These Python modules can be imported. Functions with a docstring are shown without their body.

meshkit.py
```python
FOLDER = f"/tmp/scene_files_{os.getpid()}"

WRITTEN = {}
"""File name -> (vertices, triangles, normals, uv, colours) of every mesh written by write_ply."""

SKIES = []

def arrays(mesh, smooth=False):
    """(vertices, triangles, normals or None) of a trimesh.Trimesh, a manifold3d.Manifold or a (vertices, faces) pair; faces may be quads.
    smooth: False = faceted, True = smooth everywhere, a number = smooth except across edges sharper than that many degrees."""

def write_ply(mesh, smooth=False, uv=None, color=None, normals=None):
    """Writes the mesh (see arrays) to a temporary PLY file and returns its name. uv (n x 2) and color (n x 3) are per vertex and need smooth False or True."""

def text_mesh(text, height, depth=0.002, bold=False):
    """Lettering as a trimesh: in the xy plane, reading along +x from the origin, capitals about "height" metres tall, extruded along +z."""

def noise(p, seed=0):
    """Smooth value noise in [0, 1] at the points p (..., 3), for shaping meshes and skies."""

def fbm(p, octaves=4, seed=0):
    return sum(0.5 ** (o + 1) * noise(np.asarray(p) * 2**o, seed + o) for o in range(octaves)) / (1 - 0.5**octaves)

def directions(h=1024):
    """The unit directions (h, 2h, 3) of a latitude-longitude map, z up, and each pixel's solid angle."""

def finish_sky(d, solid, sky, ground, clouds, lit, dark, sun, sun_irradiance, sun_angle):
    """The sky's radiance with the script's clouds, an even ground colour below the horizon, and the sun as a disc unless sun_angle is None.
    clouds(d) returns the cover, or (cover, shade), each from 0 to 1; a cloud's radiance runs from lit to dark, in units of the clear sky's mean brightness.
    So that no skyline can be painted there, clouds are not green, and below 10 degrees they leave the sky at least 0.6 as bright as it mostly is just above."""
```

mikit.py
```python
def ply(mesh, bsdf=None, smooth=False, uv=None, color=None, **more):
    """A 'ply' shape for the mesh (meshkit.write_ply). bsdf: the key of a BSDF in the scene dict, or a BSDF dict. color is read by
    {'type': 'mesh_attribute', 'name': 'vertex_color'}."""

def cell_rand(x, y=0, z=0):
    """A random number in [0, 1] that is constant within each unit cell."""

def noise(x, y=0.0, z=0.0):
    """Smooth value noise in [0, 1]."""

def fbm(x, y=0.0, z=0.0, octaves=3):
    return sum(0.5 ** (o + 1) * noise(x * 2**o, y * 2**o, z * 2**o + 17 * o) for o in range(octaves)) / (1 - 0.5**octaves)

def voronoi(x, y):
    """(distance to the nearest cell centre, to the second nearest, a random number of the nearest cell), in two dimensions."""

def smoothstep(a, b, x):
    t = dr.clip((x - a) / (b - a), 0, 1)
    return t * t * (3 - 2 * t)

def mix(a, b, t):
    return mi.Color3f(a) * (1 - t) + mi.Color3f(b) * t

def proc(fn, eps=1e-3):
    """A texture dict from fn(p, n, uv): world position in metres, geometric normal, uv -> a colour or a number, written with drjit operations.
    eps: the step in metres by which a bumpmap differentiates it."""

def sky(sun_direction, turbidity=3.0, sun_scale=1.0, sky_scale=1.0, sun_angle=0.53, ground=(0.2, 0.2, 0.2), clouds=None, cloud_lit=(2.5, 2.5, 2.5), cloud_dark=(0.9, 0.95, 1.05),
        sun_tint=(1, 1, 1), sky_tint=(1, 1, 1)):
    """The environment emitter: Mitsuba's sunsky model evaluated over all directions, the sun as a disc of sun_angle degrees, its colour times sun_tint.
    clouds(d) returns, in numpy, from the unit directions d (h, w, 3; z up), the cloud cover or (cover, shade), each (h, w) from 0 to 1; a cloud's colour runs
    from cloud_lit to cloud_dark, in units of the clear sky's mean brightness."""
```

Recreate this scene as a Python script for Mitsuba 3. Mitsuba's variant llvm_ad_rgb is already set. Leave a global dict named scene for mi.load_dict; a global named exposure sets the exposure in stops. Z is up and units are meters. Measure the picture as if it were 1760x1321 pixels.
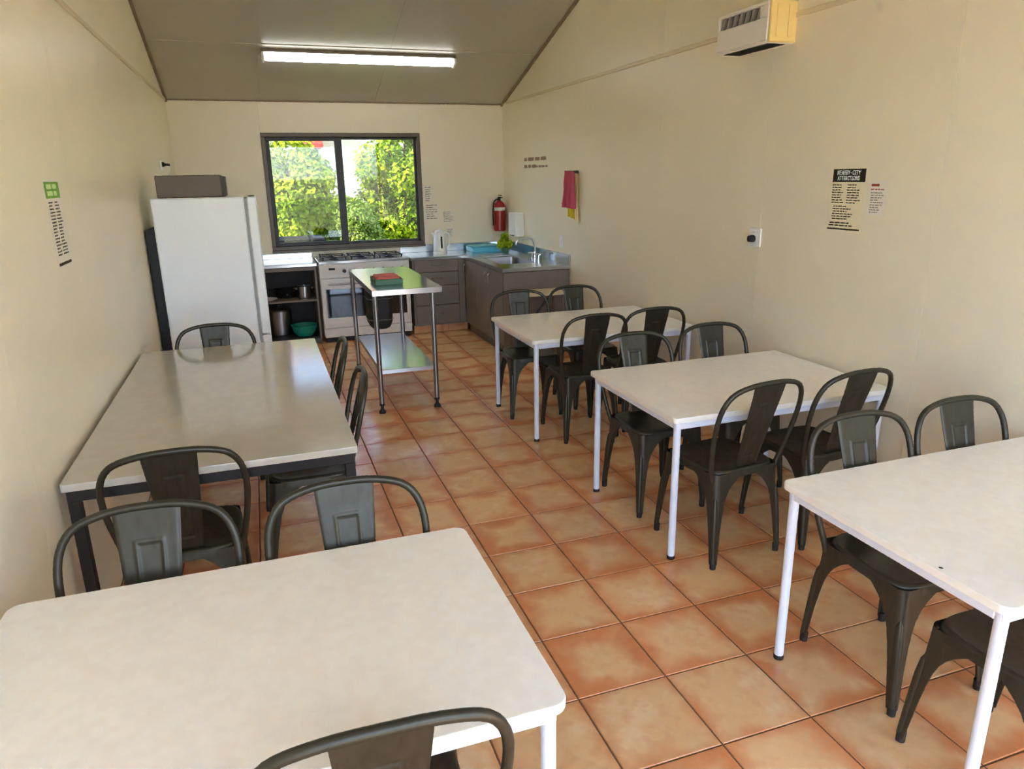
import math, random
import numpy as np, trimesh, mitsuba as mi, mikit, meshkit
import drjit as dr
from mikit import proc, noise, fbm, cell_rand, smoothstep, mix
T = mi.ScalarTransform4f
random.seed(7); RNG = np.random.default_rng(7)
scene, labels = {}, {}

# ------------------------------------------------------------------ camera, sky, exposure
W_PX, H_PX, F_PX = 1760, 1321, 1226.3
R_CAM = np.array([[0.94369883, -0.33038176, -0.01674519], [-0.10788286, -0.2595139, -0.95969465], [0.31272, 0.90746924, -0.28054549]])
EYE = np.array([-1.2024, -1.5193, 1.7201])
M4 = np.eye(4)
M4[:3, 0], M4[:3, 1], M4[:3, 2], M4[:3, 3] = -R_CAM[0], -R_CAM[1], R_CAM[2], EYE
scene['camera'] = {'type': 'perspective', 'fov': math.degrees(2 * math.atan(W_PX / 2 / F_PX)), 'fov_axis': 'x', 'near_clip': 0.05, 'far_clip': 200.0, 'to_world': T(M4)}


def clouds(d):
    p = d / np.maximum(d[..., 2:3], 0.12)
    n = 0.6 * meshkit.noise(p * 0.9 + 5, 1) + 0.3 * meshkit.noise(p * 2.1 + 9, 2) + 0.1 * meshkit.noise(p * 5 + 1, 3)
    return np.clip((n - 0.56) * 4, 0, 1), np.clip((n - 0.6) * 2, 0, 1)


scene['sky'] = mikit.sky((-0.82, -0.26, 0.85), turbidity=3.5, sun_scale=1.0, sky_scale=2.0, ground=(0.3, 0.28, 0.24), clouds=clouds, cloud_lit=(2.6, 2.65, 2.75), cloud_dark=(1.3, 1.35, 1.45))
LAMP = 0.55
exposure = 3.86

# ------------------------------------------------------------------ materials
def rgb(r, g, b):
    def lin(c):
        c /= 255.0
        return c / 12.92 if c <= 0.04045 else ((c + 0.055) / 1.055) ** 2.4
    return [lin(r), lin(g), lin(b)]


def col(c): return {'type': 'rgb', 'value': [float(x) for x in c]} if not isinstance(c, dict) else c


def pbr(name, c, rough=0.5, metal=0.0, spec=0.5, **k):
    b = {'type': 'principled', 'base_color': col(c), 'roughness': rough, 'specular': spec}
    if metal: b['metallic'] = metal
    b.update(k)
    scene[name] = {'type': 'twosided', 'nested': b}
    return name


def wall_col(p, n, uv):
    v = fbm(p.x * 1.3, p.y * 1.3, p.z * 1.3, 3)
    return mix(rgb(227, 218, 192), rgb(231, 223, 199), v)


def tile_col(p, n, uv):
    u, v = p.x / 0.34, p.y / 0.34
    fu, fv = u - dr.floor(u), v - dr.floor(v)
    r1, r2 = cell_rand(u, v, 1), cell_rand(u, v, 2)
    e = dr.minimum(dr.minimum(fu, 1 - fu), dr.minimum(fv, 1 - fv))
    wob = fbm(p.x * 9 + r1 * 40, p.y * 9 + r2 * 30, 0, 4)
    edge = smoothstep(-0.02, 0.27, e + (wob - 0.5) * 0.34 + (r1 - 0.4) * 0.16)
    c = mix(rgb(206, 132, 84), rgb(223, 181, 132), edge)
    c = mix(c, rgb(234, 203, 160), 0.7 * smoothstep(0.48, 0.85, fbm(p.x * 14 + r2 * 20, p.y * 14, 3.0, 4)) * edge)
    c = mix(c, rgb(212, 156, 110), 0.4 * smoothstep(0.45, 0.8, fbm(p.x * 28, p.y * 28, 7.0, 3)))
    return c * (0.95 + 0.20 * r2)


def lam_col(p, n, uv):
    v = fbm(p.x * 40, p.y * 40, p.z * 40, 4)
    return mix(rgb(230, 227, 219), rgb(233, 231, 224), smoothstep(0.3, 0.7, v))


def lam2_col(p, n, uv):
    v = fbm(p.x * 25, p.y * 25, p.z * 25, 4)
    return mix(rgb(180, 176, 164), rgb(184, 180, 169), smoothstep(0.3, 0.7, v))


def gun_col(p, n, uv):
    v = fbm(p.x * 60, p.y * 60, p.z * 12, 3)
    return mix(rgb(50, 48, 40), rgb(68, 65, 56), v)


def steel_col(p, n, uv):
    v = fbm(p.x * 8, p.y * 120, p.z * 40, 2)
    return mix(rgb(188, 192, 196), rgb(206, 210, 214), v)


def leaf_fn(a, b, c):
    def f(p, n, uv):
        r = cell_rand(p.x * 17, p.y * 17, p.z * 17)
        v = noise(p.x * 2.3, p.y * 2.3, p.z * 2.3)
        return mix(mix(a, b, r), c, smoothstep(0.45, 0.75, v) * 0.7)
    return f


pbr('m_wall', proc(wall_col), 0.36, spec=0.45)
pbr('m_ceiling', rgb(176, 171, 154), 0.27, spec=0.5)
pbr('m_cornice', rgb(128, 108, 84), 0.5)
pbr('m_rail', rgb(212, 198, 166), 0.4)
pbr('m_tile', proc(tile_col), 0.22, spec=0.5)
pbr('m_grout', rgb(112, 82, 60), 0.9, spec=0.2)
pbr('m_laminate', proc(lam_col), 0.32, spec=0.45)
pbr('m_laminate_grey', proc(lam2_col), 0.12, spec=1.0, clearcoat=1.0, clearcoat_gloss=0.97)
pbr('m_edge_white', rgb(226, 228, 232), 0.3)
pbr('m_white_metal', rgb(212, 217, 230), 0.3)
pbr('m_black_metal', rgb(20, 20, 24), 0.35)
pbr('m_gun', proc(gun_col), 0.34, metal=0.5)
pbr('m_rubber', rgb(22, 21, 20), 0.6)
pbr('m_steel', proc(steel_col), 0.16, metal=1.0)
pbr('m_steel_rough', rgb(160, 158, 160), 0.32, metal=1.0)
pbr('m_chrome', rgb(226, 228, 232), 0.07, metal=1.0)
pbr('m_taupe', rgb(120, 109, 98), 0.45)
pbr('m_taupe_dark', rgb(106, 96, 86), 0.55)
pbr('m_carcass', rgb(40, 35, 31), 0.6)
pbr('m_white', rgb(232, 233, 230), 0.3)
pbr('m_fridge', rgb(240, 245, 247), 0.28)
pbr('m_gasket', rgb(150, 154, 154), 0.6)
pbr('m_enamel', rgb(230, 227, 222), 0.22)
pbr('m_black', rgb(13, 13, 14), 0.55)
pbr('m_black_glass', rgb(10, 12, 16), 0.05, spec=0.9)
pbr('m_bronze', rgb(84, 74, 64), 0.35, metal=0.3)
pbr('m_frame_dark', rgb(26, 24, 22), 0.4)
pbr('m_yellowed', rgb(236, 206, 134), 0.4)
pbr('m_heater', rgb(226, 220, 208), 0.4)
pbr('m_dark_grey', rgb(70, 68, 68), 0.6)
pbr('m_paper', rgb(226, 220, 204), 0.7, spec=0.2)
pbr('m_film', rgb(232, 221, 188), 0.4)
pbr('m_ink', rgb(62, 54, 44), 0.7, spec=0.1)
pbr('m_ink_black', rgb(20, 16, 12), 0.5)
pbr('m_ink_grey', rgb(140, 130, 120), 0.7)
pbr('m_ink_red', rgb(140, 60, 46), 0.7)
pbr('m_ink_maroon', rgb(150, 122, 102), 0.7)
pbr('m_green_print', rgb(112, 168, 60), 0.6)
pbr('m_green_pale', rgb(196, 226, 150), 0.6)
pbr('m_pink', rgb(188, 84, 108), 0.85, spec=0.2, sheen=0.4)
pbr('m_yellow', rgb(206, 186, 50), 0.85, spec=0.2)
pbr('m_cream', rgb(236, 222, 168), 0.8, spec=0.2)
pbr('m_fixture', rgb(120, 110, 100), 0.5)
pbr('m_red', rgb(150, 22, 26), 0.25, clearcoat=0.5)
pbr('m_teal', rgb(28, 140, 122), 0.4)
pbr('m_blue', rgb(84, 176, 204), 0.35)
pbr('m_green_tub', rgb(58, 98, 74), 0.5)
pbr('m_salmon', rgb(206, 108, 100), 0.8)
pbr('m_bag', rgb(26, 24, 23), 0.65)
pbr('m_piping', rgb(140, 134, 128), 0.6)
pbr('m_concrete', rgb(190, 190, 188), 0.85, spec=0.2)
pbr('m_ground', rgb(112, 116, 88), 0.95, spec=0.1)
pbr('m_grass', rgb(96, 120, 52), 0.95, spec=0.1)
pbr('m_house', rgb(236, 226, 210), 0.8, spec=0.2)
pbr('m_house_red', rgb(168, 66, 62), 0.7)
pbr('m_house_trim', rgb(232, 208, 160), 0.7)
pbr('m_slate', rgb(22, 26, 34), 0.8, spec=0.1)
pbr('m_bark', rgb(92, 74, 56), 0.9, spec=0.1)
for nm, a, b, c in (('m_leaf', rgb(80, 116, 18), rgb(138, 168, 22), rgb(168, 186, 30)), ('m_leaf_dark', rgb(48, 82, 26), rgb(80, 118, 36), rgb(120, 150, 44)), ('m_leaf_pale', rgb(92, 124, 44), rgb(120, 148, 58), rgb(144, 160, 74))):
    scene[nm] = {'type': 'twosided', 'nested': {'type': 'principled', 'base_color': proc(leaf_fn(a, b, c)), 'roughness': 0.6, 'specular': 0.15}}
scene['m_glass'] = {'type': 'thindielectric', 'int_ior': 1.5, 'specular_transmittance': {'type': 'rgb', 'value': [0.68, 0.69, 0.68]}}

# ------------------------------------------------------------------ helpers
def add(key, mesh, bsdf, smooth=False, to_world=None, **more):
    d = mesh if isinstance(mesh, dict) else mikit.ply(mesh, bsdf, smooth, **more)
    if to_world is not None: d = {**d, 'to_world': to_world}
    assert key not in scene, key
    scene[key] = d
    return key


_used = set()
def num(name):
    k, i = name, 0
    while k in _used:
        i += 1; k = f'{name}_{i:03d}'
    _used.add(k)
    return k


def tag(key, label, category=None, group=None, kind=None):
    d = {'label': label}
    if category: d['category'] = category
    if group: d['group'] = group
    if kind: d['kind'] = kind
    labels[key] = d
    return key


def box(x0, x1, y0, y1, z0, z1, b=0.0):
    """A box with chamfered edges."""
    if b <= 0:
        m = trimesh.creation.box((x1 - x0, y1 - y0, z1 - z0)); m.apply_translation(((x0 + x1) / 2, (y0 + y1) / 2, (z0 + z1) / 2)); return m
    pts = []
    for sx, X in ((1, x0), (-1, x1)):
        for sy, Y in ((1, y0), (-1, y1)):
            for sz, Z in ((1, z0), (-1, z1)):
                pts += [(X, Y + sy * b, Z + sz * b), (X + sx * b, Y, Z + sz * b), (X + sx * b, Y + sy * b, Z)]
    return trimesh.convex.convex_hull(np.array(pts))


def cat(*ms): return trimesh.util.concatenate([m for m in ms])


def loft(rings, cap0=True, cap1=True):
    rings = [np.asarray(r, float) for r in rings]
    n, m = len(rings[0]), len(rings)
    v = np.vstack(rings); f = []
    for k in range(m - 1):
        for i in range(n):
            j = (i + 1) % n
            a, b, c, d = k * n + i, k * n + j, (k + 1) * n + j, (k + 1) * n + i
            f += [(a, b, c), (a, c, d)]
    for on, ring, base in ((cap0, rings[0], 0), (cap1, rings[-1], (m - 1) * n)):
        if on:
            v = np.vstack([v, ring.mean(0)]); c = len(v) - 1
            for i in range(n):
                j = (i + 1) % n
                f.append((c, base + j, base + i) if base == 0 else (c, base + i, base + j))
    t = trimesh.Trimesh(v, np.array(f), process=False)
    if t.volume < 0: t.invert()
    return t


def tube(path, r, sides=10, caps=True):
    p = np.asarray(path, float); r = np.broadcast_to(r, (len(p),))
    t = np.gradient(p, axis=0); t /= np.linalg.norm(t, axis=1, keepdims=True) + 1e-12
    a = np.cross(t[0], [0, 0, 1.0] if abs(t[0][2]) < 0.9 else [1.0, 0, 0]); rings = []
    ang = np.arange(sides) * 2 * math.pi / sides
    for k in range(len(p)):
        a = a - t[k] * (a @ t[k]); a /= np.linalg.norm(a); b = np.cross(t[k], a)
        rings.append(p[k] + r[k] * (np.cos(ang)[:, None] * a + np.sin(ang)[:, None] * b))
    return loft(rings, caps, caps)


def spline(pts, n=40):
    from scipy.interpolate import CubicSpline
    p = np.asarray(pts, float); s = np.r_[0, np.cumsum(np.linalg.norm(np.diff(p, axis=0), axis=1))]
    return CubicSpline(s, p)(np.linspace(0, s[-1], n))


def lathe(profile, at=(0, 0, 0), sides=28):
    ang = np.arange(sides) * 2 * math.pi / sides
    rings = [np.c_[r * np.cos(ang), r * np.sin(ang), np.full(sides, z)] + np.array(at) for r, z in profile]
    return loft(rings)


def cyl(p0, p1, r, sides=16): return tube(np.array([p0, p1], float), r, sides)


def rrect(hx, hy, r, n=5):
    o = []
    for k, (sx, sy) in enumerate(((1, 1), (-1, 1), (-1, -1), (1, -1))):
        for i in range(n):
            a = (k + i / (n - 1)) * math.pi / 2
            o.append((sx * (hx - r) + r * math.cos(a), sy * (hy - r) + r * math.sin(a)))
    return np.array(o)


def slab(x0, x1, y0, y1, z0, z1, r=0.02, b=0.004, n=6):
    cx, cy, hx, hy = (x0 + x1) / 2, (y0 + y1) / 2, (x1 - x0) / 2, (y1 - y0) / 2
    def ring(i, z):
        q = rrect(hx - i, hy - i, max(r - i, 0.0005), n); return np.c_[q[:, 0] + cx, q[:, 1] + cy, np.full(len(q), z)]
    return loft([ring(b, z0), ring(b * .3, z0 + b * .3), ring(0, z0 + b), ring(0, z1 - b), ring(b * .3, z1 - b * .3), ring(b, z1)])


def plate_hole(x0, x1, y0, y1, z0, z1, hx0, hx1, hy0, hy1):
    return cat(box(x0, x1, y0, hy0, z0, z1), box(x0, x1, hy1, y1, z0, z1), box(x0, hx0, hy0, hy1, z0, z1), box(hx1, x1, hy0, hy1, z0, z1))


# ------------------------------------------------------------------ room shell
XL, XR, YB, YF, EZ, SL = -1.95, 1.65, 6.93, -2.05, 2.52, 0.315
YR = 1.865
ZR = EZ + SL * (YB - YR)
TH = math.atan(SL)
def ceil_z(y): return EZ + SL * (YB - y) if y > YR else ZR - SL * (YR - y)

# floor: grout bed, single tiles, the rows behind the camera as one field
add('floor', box(XL, XR, YF, YB, -0.15, -0.0035), 'm_grout')
tag('floor', 'terracotta tiled floor with dark joints', kind='structure')
def tile_mesh(x0, x1, y0, y1, dz=0.0):
    g, b = 0.0028, 0.0035
    r = lambda i, z: np.array([(x0 + g + i, y0 + g + i, z), (x1 - g - i, y0 + g + i, z), (x1 - g - i, y1 - g - i, z), (x0 + g + i, y1 - g - i, z)])
    return loft([r(0, -0.012), r(0, -0.0028 + dz), r(b * .35, -0.0008 + dz), r(b, dz)], cap0=False)
P = 0.34
xs = [XL] + [P * k for k in range(-5, 5)] + [XR]
ys = [P * k for k in range(-2, 21)] + [YB]
_t = 0
for j in range(len(ys) - 1):
    for i in range(len(xs) - 1):
        add('floor__tile' + (f'_{_t:03d}' if _t else ''), tile_mesh(xs[i], xs[i + 1], ys[j], ys[j + 1], random.uniform(-.0006, 0)), 'm_tile'); _t += 1
field = []
yy = [YF] + [P * k for k in range(-6, -1)]
for j in range(len(yy) - 1):
    for i in range(len(xs) - 1): field.append(tile_mesh(xs[i], xs[i + 1], yy[j], yy[j + 1]))
add('floor__tile_field', cat(*field), 'm_tile'); labels['floor__tile_field'] = {'label': 'further rows of the same floor tiles', 'kind': 'stuff'}

def panel_poly(poly, thick=0.012, gap=0.0004, bev=0.0008):
    """poly (n,2) convex counter-clockwise; local x right, y up, front at z=0."""
    from shapely.geometry import Polygon
    P0 = Polygon(poly); out = []
    for off, z in ((gap, -thick), (gap, -bev), (gap + bev, 0.0)):
        q = np.array(P0.buffer(-off, join_style=2).exterior.coords)[:-1]
        if Polygon(q).exterior.is_ccw is False: q = q[::-1]
        k = np.argmin(((q - poly[0]) ** 2).sum(1)); q = np.roll(q, -k, 0)
        out.append(np.c_[q, np.full(len(q), z)])
    return loft(out)


def frame(origin, right, up):
    r, u = np.array(right, float), np.array(up, float); m = np.eye(4)
    m[:3, 0], m[:3, 1], m[:3, 2], m[:3, 3] = r, u, np.cross(r, u), origin
    return m
F_LEFT = frame((XL, 0, 0), (0, 1, 0), (0, 0, 1))      # normal +x
F_RIGHT = frame((XR, 0, 0), (0, -1, 0), (0, 0, 1))    # normal -x
F_BACK = frame((0, YB, 0), (1, 0, 0), (0, 0, 1))      # normal -y

# window hole in the back wall
WX0, WX1, WZ0, WZ1 = -1.07, 0.648, 0.962, 2.203
for side, F, x in (('left', F_LEFT, XL), ('right', F_RIGHT, XR)):
    s = -1 if side == 'left' else 1
    prof = np.array([(YF - .1, -0.15), (YB + .1, -0.15), (YB + .1, ceil_z(YB) + .02), (YR, ZR + .06), (YF - .1, ceil_z(YF) + .02)])
    r0 = np.c_[np.full(5, x + s * 0.012), prof]; r1 = np.c_[np.full(5, x + s * 0.12), prof]
    add(f'wall_{side}', loft([r0, r1]), 'm_wall')
    tag(f'wall_{side}', f'{side} wall of cream painted panels with a thin rail at eave height', kind='structure')
    cuts = [YB - 1.2 * k for k in range(8)][::-1] + []; cuts = [YF] + [c for c in cuts if c > YF + .1]
    for a, b in zip(cuts[:-1], cuts[1:]):
        mid = [YR] if a < YR < b else []
        top = [(b, ceil_z(b))] + [(m, ZR) for m in mid] + [(a, ceil_z(a))]
        poly = np.array([(a, 0.0), (b, 0.0)] + top)
        if side == 'right': poly = np.c_[-poly[:, 0], poly[:, 1]][::-1]
        m = panel_poly(poly); m.apply_transform(F)
        add(num(f'wall_{side}__panel'), m, 'm_wall')
add('wall_back', cat(box(XL - .1, WX0, YB + .012, YB + .12, -.15, EZ + .05), box(WX1, XR + .1, YB + .012, YB + .12, -.15, EZ + .05), box(WX0, WX1, YB + .012, YB + .12, -.15, WZ0), box(WX0, WX1, YB + .012, YB + .12, WZ1, EZ + .05)), 'm_wall')
tag('wall_back', 'cream kitchen end wall around the window', kind='structure')
for x0, x1, z0, z1 in ((XL, WX0, 0, EZ), (WX1, XR, 0, EZ), (WX0, WX1, 0, WZ0), (WX0, WX1, WZ1, EZ)):
    m = panel_poly(np.array([(x0, z0), (x1, z0), (x1, z1), (x0, z1)])); m.apply_transform(F_BACK)
    add(num('wall_back__panel'), m, 'm_wall')
# front wall behind the camera: a wide open doorway
DX0, DX1, DZ = -1.90, 1.60, 2.42
add('wall_front', cat(box(XL - .1, DX0, YF - .1, YF, -.15, EZ + .05), box(DX1, XR + .1, YF - .1, YF, -.15, EZ + .05), box(DX0, DX1, YF - .1, YF, DZ, EZ + .05)), 'm_wall')
tag('wall_front', 'cream front wall with a wide open doorway', kind='structure')

# ceiling: roof slabs and their lining panels
def slope(y0, y1, off0, off1, x0=XL - .1, x1=XR + .1):
    z0, z1 = ceil_z(y0 + 1e-9), ceil_z(y1 - 1e-9) if y1 > YR + 1e-6 else ceil_z(y1)
    z0 = ceil_z(y0) if y0 <= YR - 1e-6 else (ZR if abs(y0 - YR) < 1e-6 else ceil_z(y0))
    z1 = ZR if abs(y1 - YR) < 1e-6 else ceil_z(y1)
    v = np.array([(x0, y0, z0 + off0), (x1, y0, z0 + off0), (x1, y1, z1 + off0), (x0, y1, z1 + off0), (x0, y0, z0 + off1), (x1, y0, z0 + off1), (x1, y1, z1 + off1), (x0, y1, z1 + off1)])
    return trimesh.convex.convex_hull(v)
add('ceiling', cat(slope(YF - .1, YR, .012, .14), slope(YR, YB + .35, .012, .14)), 'm_ceiling')
tag('ceiling', 'sloping beige panelled ceiling', kind='structure')
for a, b in ((YF, -0.5), (-0.5, YR), (YR, 3.4), (3.4, 5.78), (5.78, YB)):
    for x0, x1 in ((XL, -1.04), (-1.04, 0.16), (0.16, XR)):
        add(num('ceiling__panel'), slope(a + .001, b - .001, 0.0, .011, x0 + .001, x1 - .001), 'm_ceiling')
def slope_strip(y, w, drop, x0, x1):
    return slope(y - w / 2, y + w / 2, -drop, 0.001, x0, x1)
add('ceiling__joint_strip', slope_strip(5.78, .03, .006, XL, XR), 'm_ceiling'); add('ceiling__joint_strip_001', slope_strip(3.4, .03, .006, XL, XR), 'm_ceiling')
def along(y0, y1, x0, x1, off): return slope(y0, y1, -off, 0.0005, x0, x1)
add('ceiling__joint_strip_002', along(3.42, 5.76, -1.052, -1.028, .005), 'm_ceiling')

# trims: eave rails on the side walls, dark cornices under the ceiling
for k, (x, s) in enumerate(((XL, 1), (XR, -1))):
    a, b = sorted((x, x + s * .012))
    add(f'trim_{k + 1}', box(a, b, YF, YB, EZ - .014, EZ + .014, .003), 'm_rail'); tag(f'trim_{k + 1}', ('left' if k == 0 else 'right') + ' wall eave rail', kind='structure')
    a, b = sorted((x, x + s * .022))
    add(f'trim_{k + 3}', cat(slope(YF, YR, -.024, -.0005, a, b), slope(YR, YB, -.024, -.0005, a, b)), 'm_cornice'); tag(f'trim_{k + 3}', 'brown cornice under the ceiling along the ' + ('left' if k == 0 else 'right') + ' wall', kind='structure')
add('trim_5', box(XL, XR, YB - .014, YB, EZ - .008, EZ + .004, .002), 'm_cornice'); tag('trim_5', 'brown cornice over the kitchen wall', kind='structure')

# window
def barframe(x0, x1, z0, z1, w, y0, y1, b=.003, wb=None):
    wb = wb or w
    return cat(box(x0, x1, y0, y1, z1 - w, z1, b), box(x0, x1, y0, y1, z0, z0 + wb, b), box(x0, x0 + w, y0, y1, z0 + wb, z1 - w, b), box(x1 - w, x1, y0, y1, z0 + wb, z1 - w, b))
add('window_1__frame', barframe(WX0, WX1, WZ0, WZ1, .042, YB - .014, YB + .10), 'm_bronze')
tag('window_1', 'dark bronze sliding window of two panes over the bench', kind='structure')
sx0, sx1, sz0, sz1 = WX0 + .042, WX1 - .042, WZ0 + .042, WZ1 - .042
mx = -0.268
add('window_1__sash', barframe(sx0, mx + .040, sz0, sz1, .040, YB + .02, YB + .05), 'm_frame_dark')
add('window_1__sash_001', barframe(mx - .036, sx1, sz0, sz1, .024, YB + .055, YB + .08), 'm_frame_dark')
add('window_1__sash__pane', box(sx0 + .03, mx, YB + .034, YB + .0345, sz0 + .03, sz1 - .03) if False else trimesh.Trimesh([(sx0 + .03, YB + .035, sz0 + .03), (mx - .03, YB + .035, sz0 + .03), (mx - .03, YB + .035, sz1 - .03), (sx0 + .03, YB + .035, sz1 - .03)], [(0, 1, 2), (0, 2, 3)]), 'm_glass')
add('window_1__sash_001__pane', trimesh.Trimesh([(mx - .02, YB + .068, sz0 + .02), (sx1 - .02, YB + .068, sz0 + .02), (sx1 - .02, YB + .068, sz1 - .02), (mx - .02, YB + .068, sz1 - .02)], [(0, 1, 2), (0, 2, 3)]), 'm_glass')
add('window_1__sill', box(WX0 - .004, WX1 + .004, YB - .03, YB, WZ0 - .022, WZ0 + .004, .004), 'm_bronze')
add('window_1__sash__stile', box(mx - .036, mx + .040, YB + .018, YB + .054, sz0 + .001, sz1 - .001, .003), 'm_frame_dark')
add('window_1__sash__latch', cat(box(mx - .012, mx + .012, YB + .008, YB + .02, 1.48, 1.60, .003)), 'm_frame_dark')

# ------------------------------------------------------------------ ceiling light
LM = np.eye(4); c, s = math.cos(-TH), math.sin(-TH)
LM[:3, :3] = [[1, 0, 0], [0, c, -s], [0, s, c]]; LM[:3, 3] = (-0.095, 5.90, ceil_z(5.90))
def lit(m): m = m.copy(); m.apply_transform(LM); return m
add('ceiling_light__base', lit(box(-.91, .91, -.064, .064, -.030, -.001, .004)), 'm_fixture')
dif = np.array([(math.cos(a) * .058, -.03 - .05 * abs(math.sin(a)) ** .6) for a in np.linspace(0, -math.pi, 17)])
rings = [np.c_[np.full(17, x), dif[:, 0] * k, -.03 + (dif[:, 1] + .03) * k] for x, k in ((-.885, .86), (-.865, 1), (.865, 1), (.885, .86))]
add('ceiling_light__diffuser', lit(loft(rings)), 'm_white', 40)
scene['ceiling_light__diffuser']['emitter'] = {'type': 'area', 'radiance': {'type': 'rgb', 'value': [LAMP, LAMP * 1.0, LAMP * .98]}}
for k, x in enumerate((-1, 1)):
    add('ceiling_light__end_cap' + ('_001' if k else ''), lit(box(min(x * .885, x * .908), max(x * .885, x * .908), -.06, .06, -.08, -.028, .006)), 'm_white')
tag('ceiling_light', 'long white fluorescent ceiling light, lit, above the kitchen end', 'ceiling light')

# ------------------------------------------------------------------ tables
def table(label, x0, x1, y0, y1, H, r=.03, chips=True):
    k = num('dining_table')
    add(k + '__tabletop', slab(x0, x1, y0, y1, H - .026, H, r, .004), 'm_laminate', 35)
    i = .022
    ins = (x0 + i, x1 - i, y0 + i, y1 - i)
    rails = [box(ins[0], ins[1], ins[2], ins[2] + .025, H - .062, H - .0255, .003), box(ins[0], ins[1], ins[3] - .025, ins[3], H - .062, H - .0255, .003), box(ins[0], ins[0] + .025, ins[2] + .025, ins[3] - .025, H - .062, H - .0255, .003), box(ins[1] - .025, ins[1], ins[2] + .025, ins[3] - .025, H - .062, H - .0255, .003)]
    for q, m in enumerate(rails): add(k + '__rail' + (f'_{q:03d}' if q else ''), m, 'm_white_metal')
    for q, (lx, ly) in enumerate(((ins[0] + .014, ins[2] + .014), (ins[1] - .014, ins[2] + .014), (ins[0] + .014, ins[3] - .014), (ins[1] - .014, ins[3] - .014))):
        e = f'_{q:03d}' if q else ''
        add(k + '__leg' + e, cyl((lx, ly, .012), (lx, ly, H - .0258), .0165, 20), 'm_white_metal', 40)
        add(k + '__leg' + e + '__foot_cap', lathe([(.0175, 0.0005), (.018, .003), (.018, .014), (.0168, .018)], (lx, ly, 0), 16), 'm_rubber', 40)
    return tag(k, label, 'table', 'white laminate dining tables')
TABLES = dict(N=(-1.90, -.708, -.418, .392, .70), F=(.402, 1.605, -.50, .318, .70), M=(.41, 1.625, 1.005, 1.868, .70), B=(.385, 1.60, 2.662, 3.555, .70))
table('white laminate table with round white legs, front left and nearest the camera', *TABLES['N'], r=.035)
table('white laminate table with a chipped leg at the right edge of the photo', *TABLES['F'], r=.03)
table('white legged laminate table in the middle of the row along the right wall', *TABLES['M'], r=.02)
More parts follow.
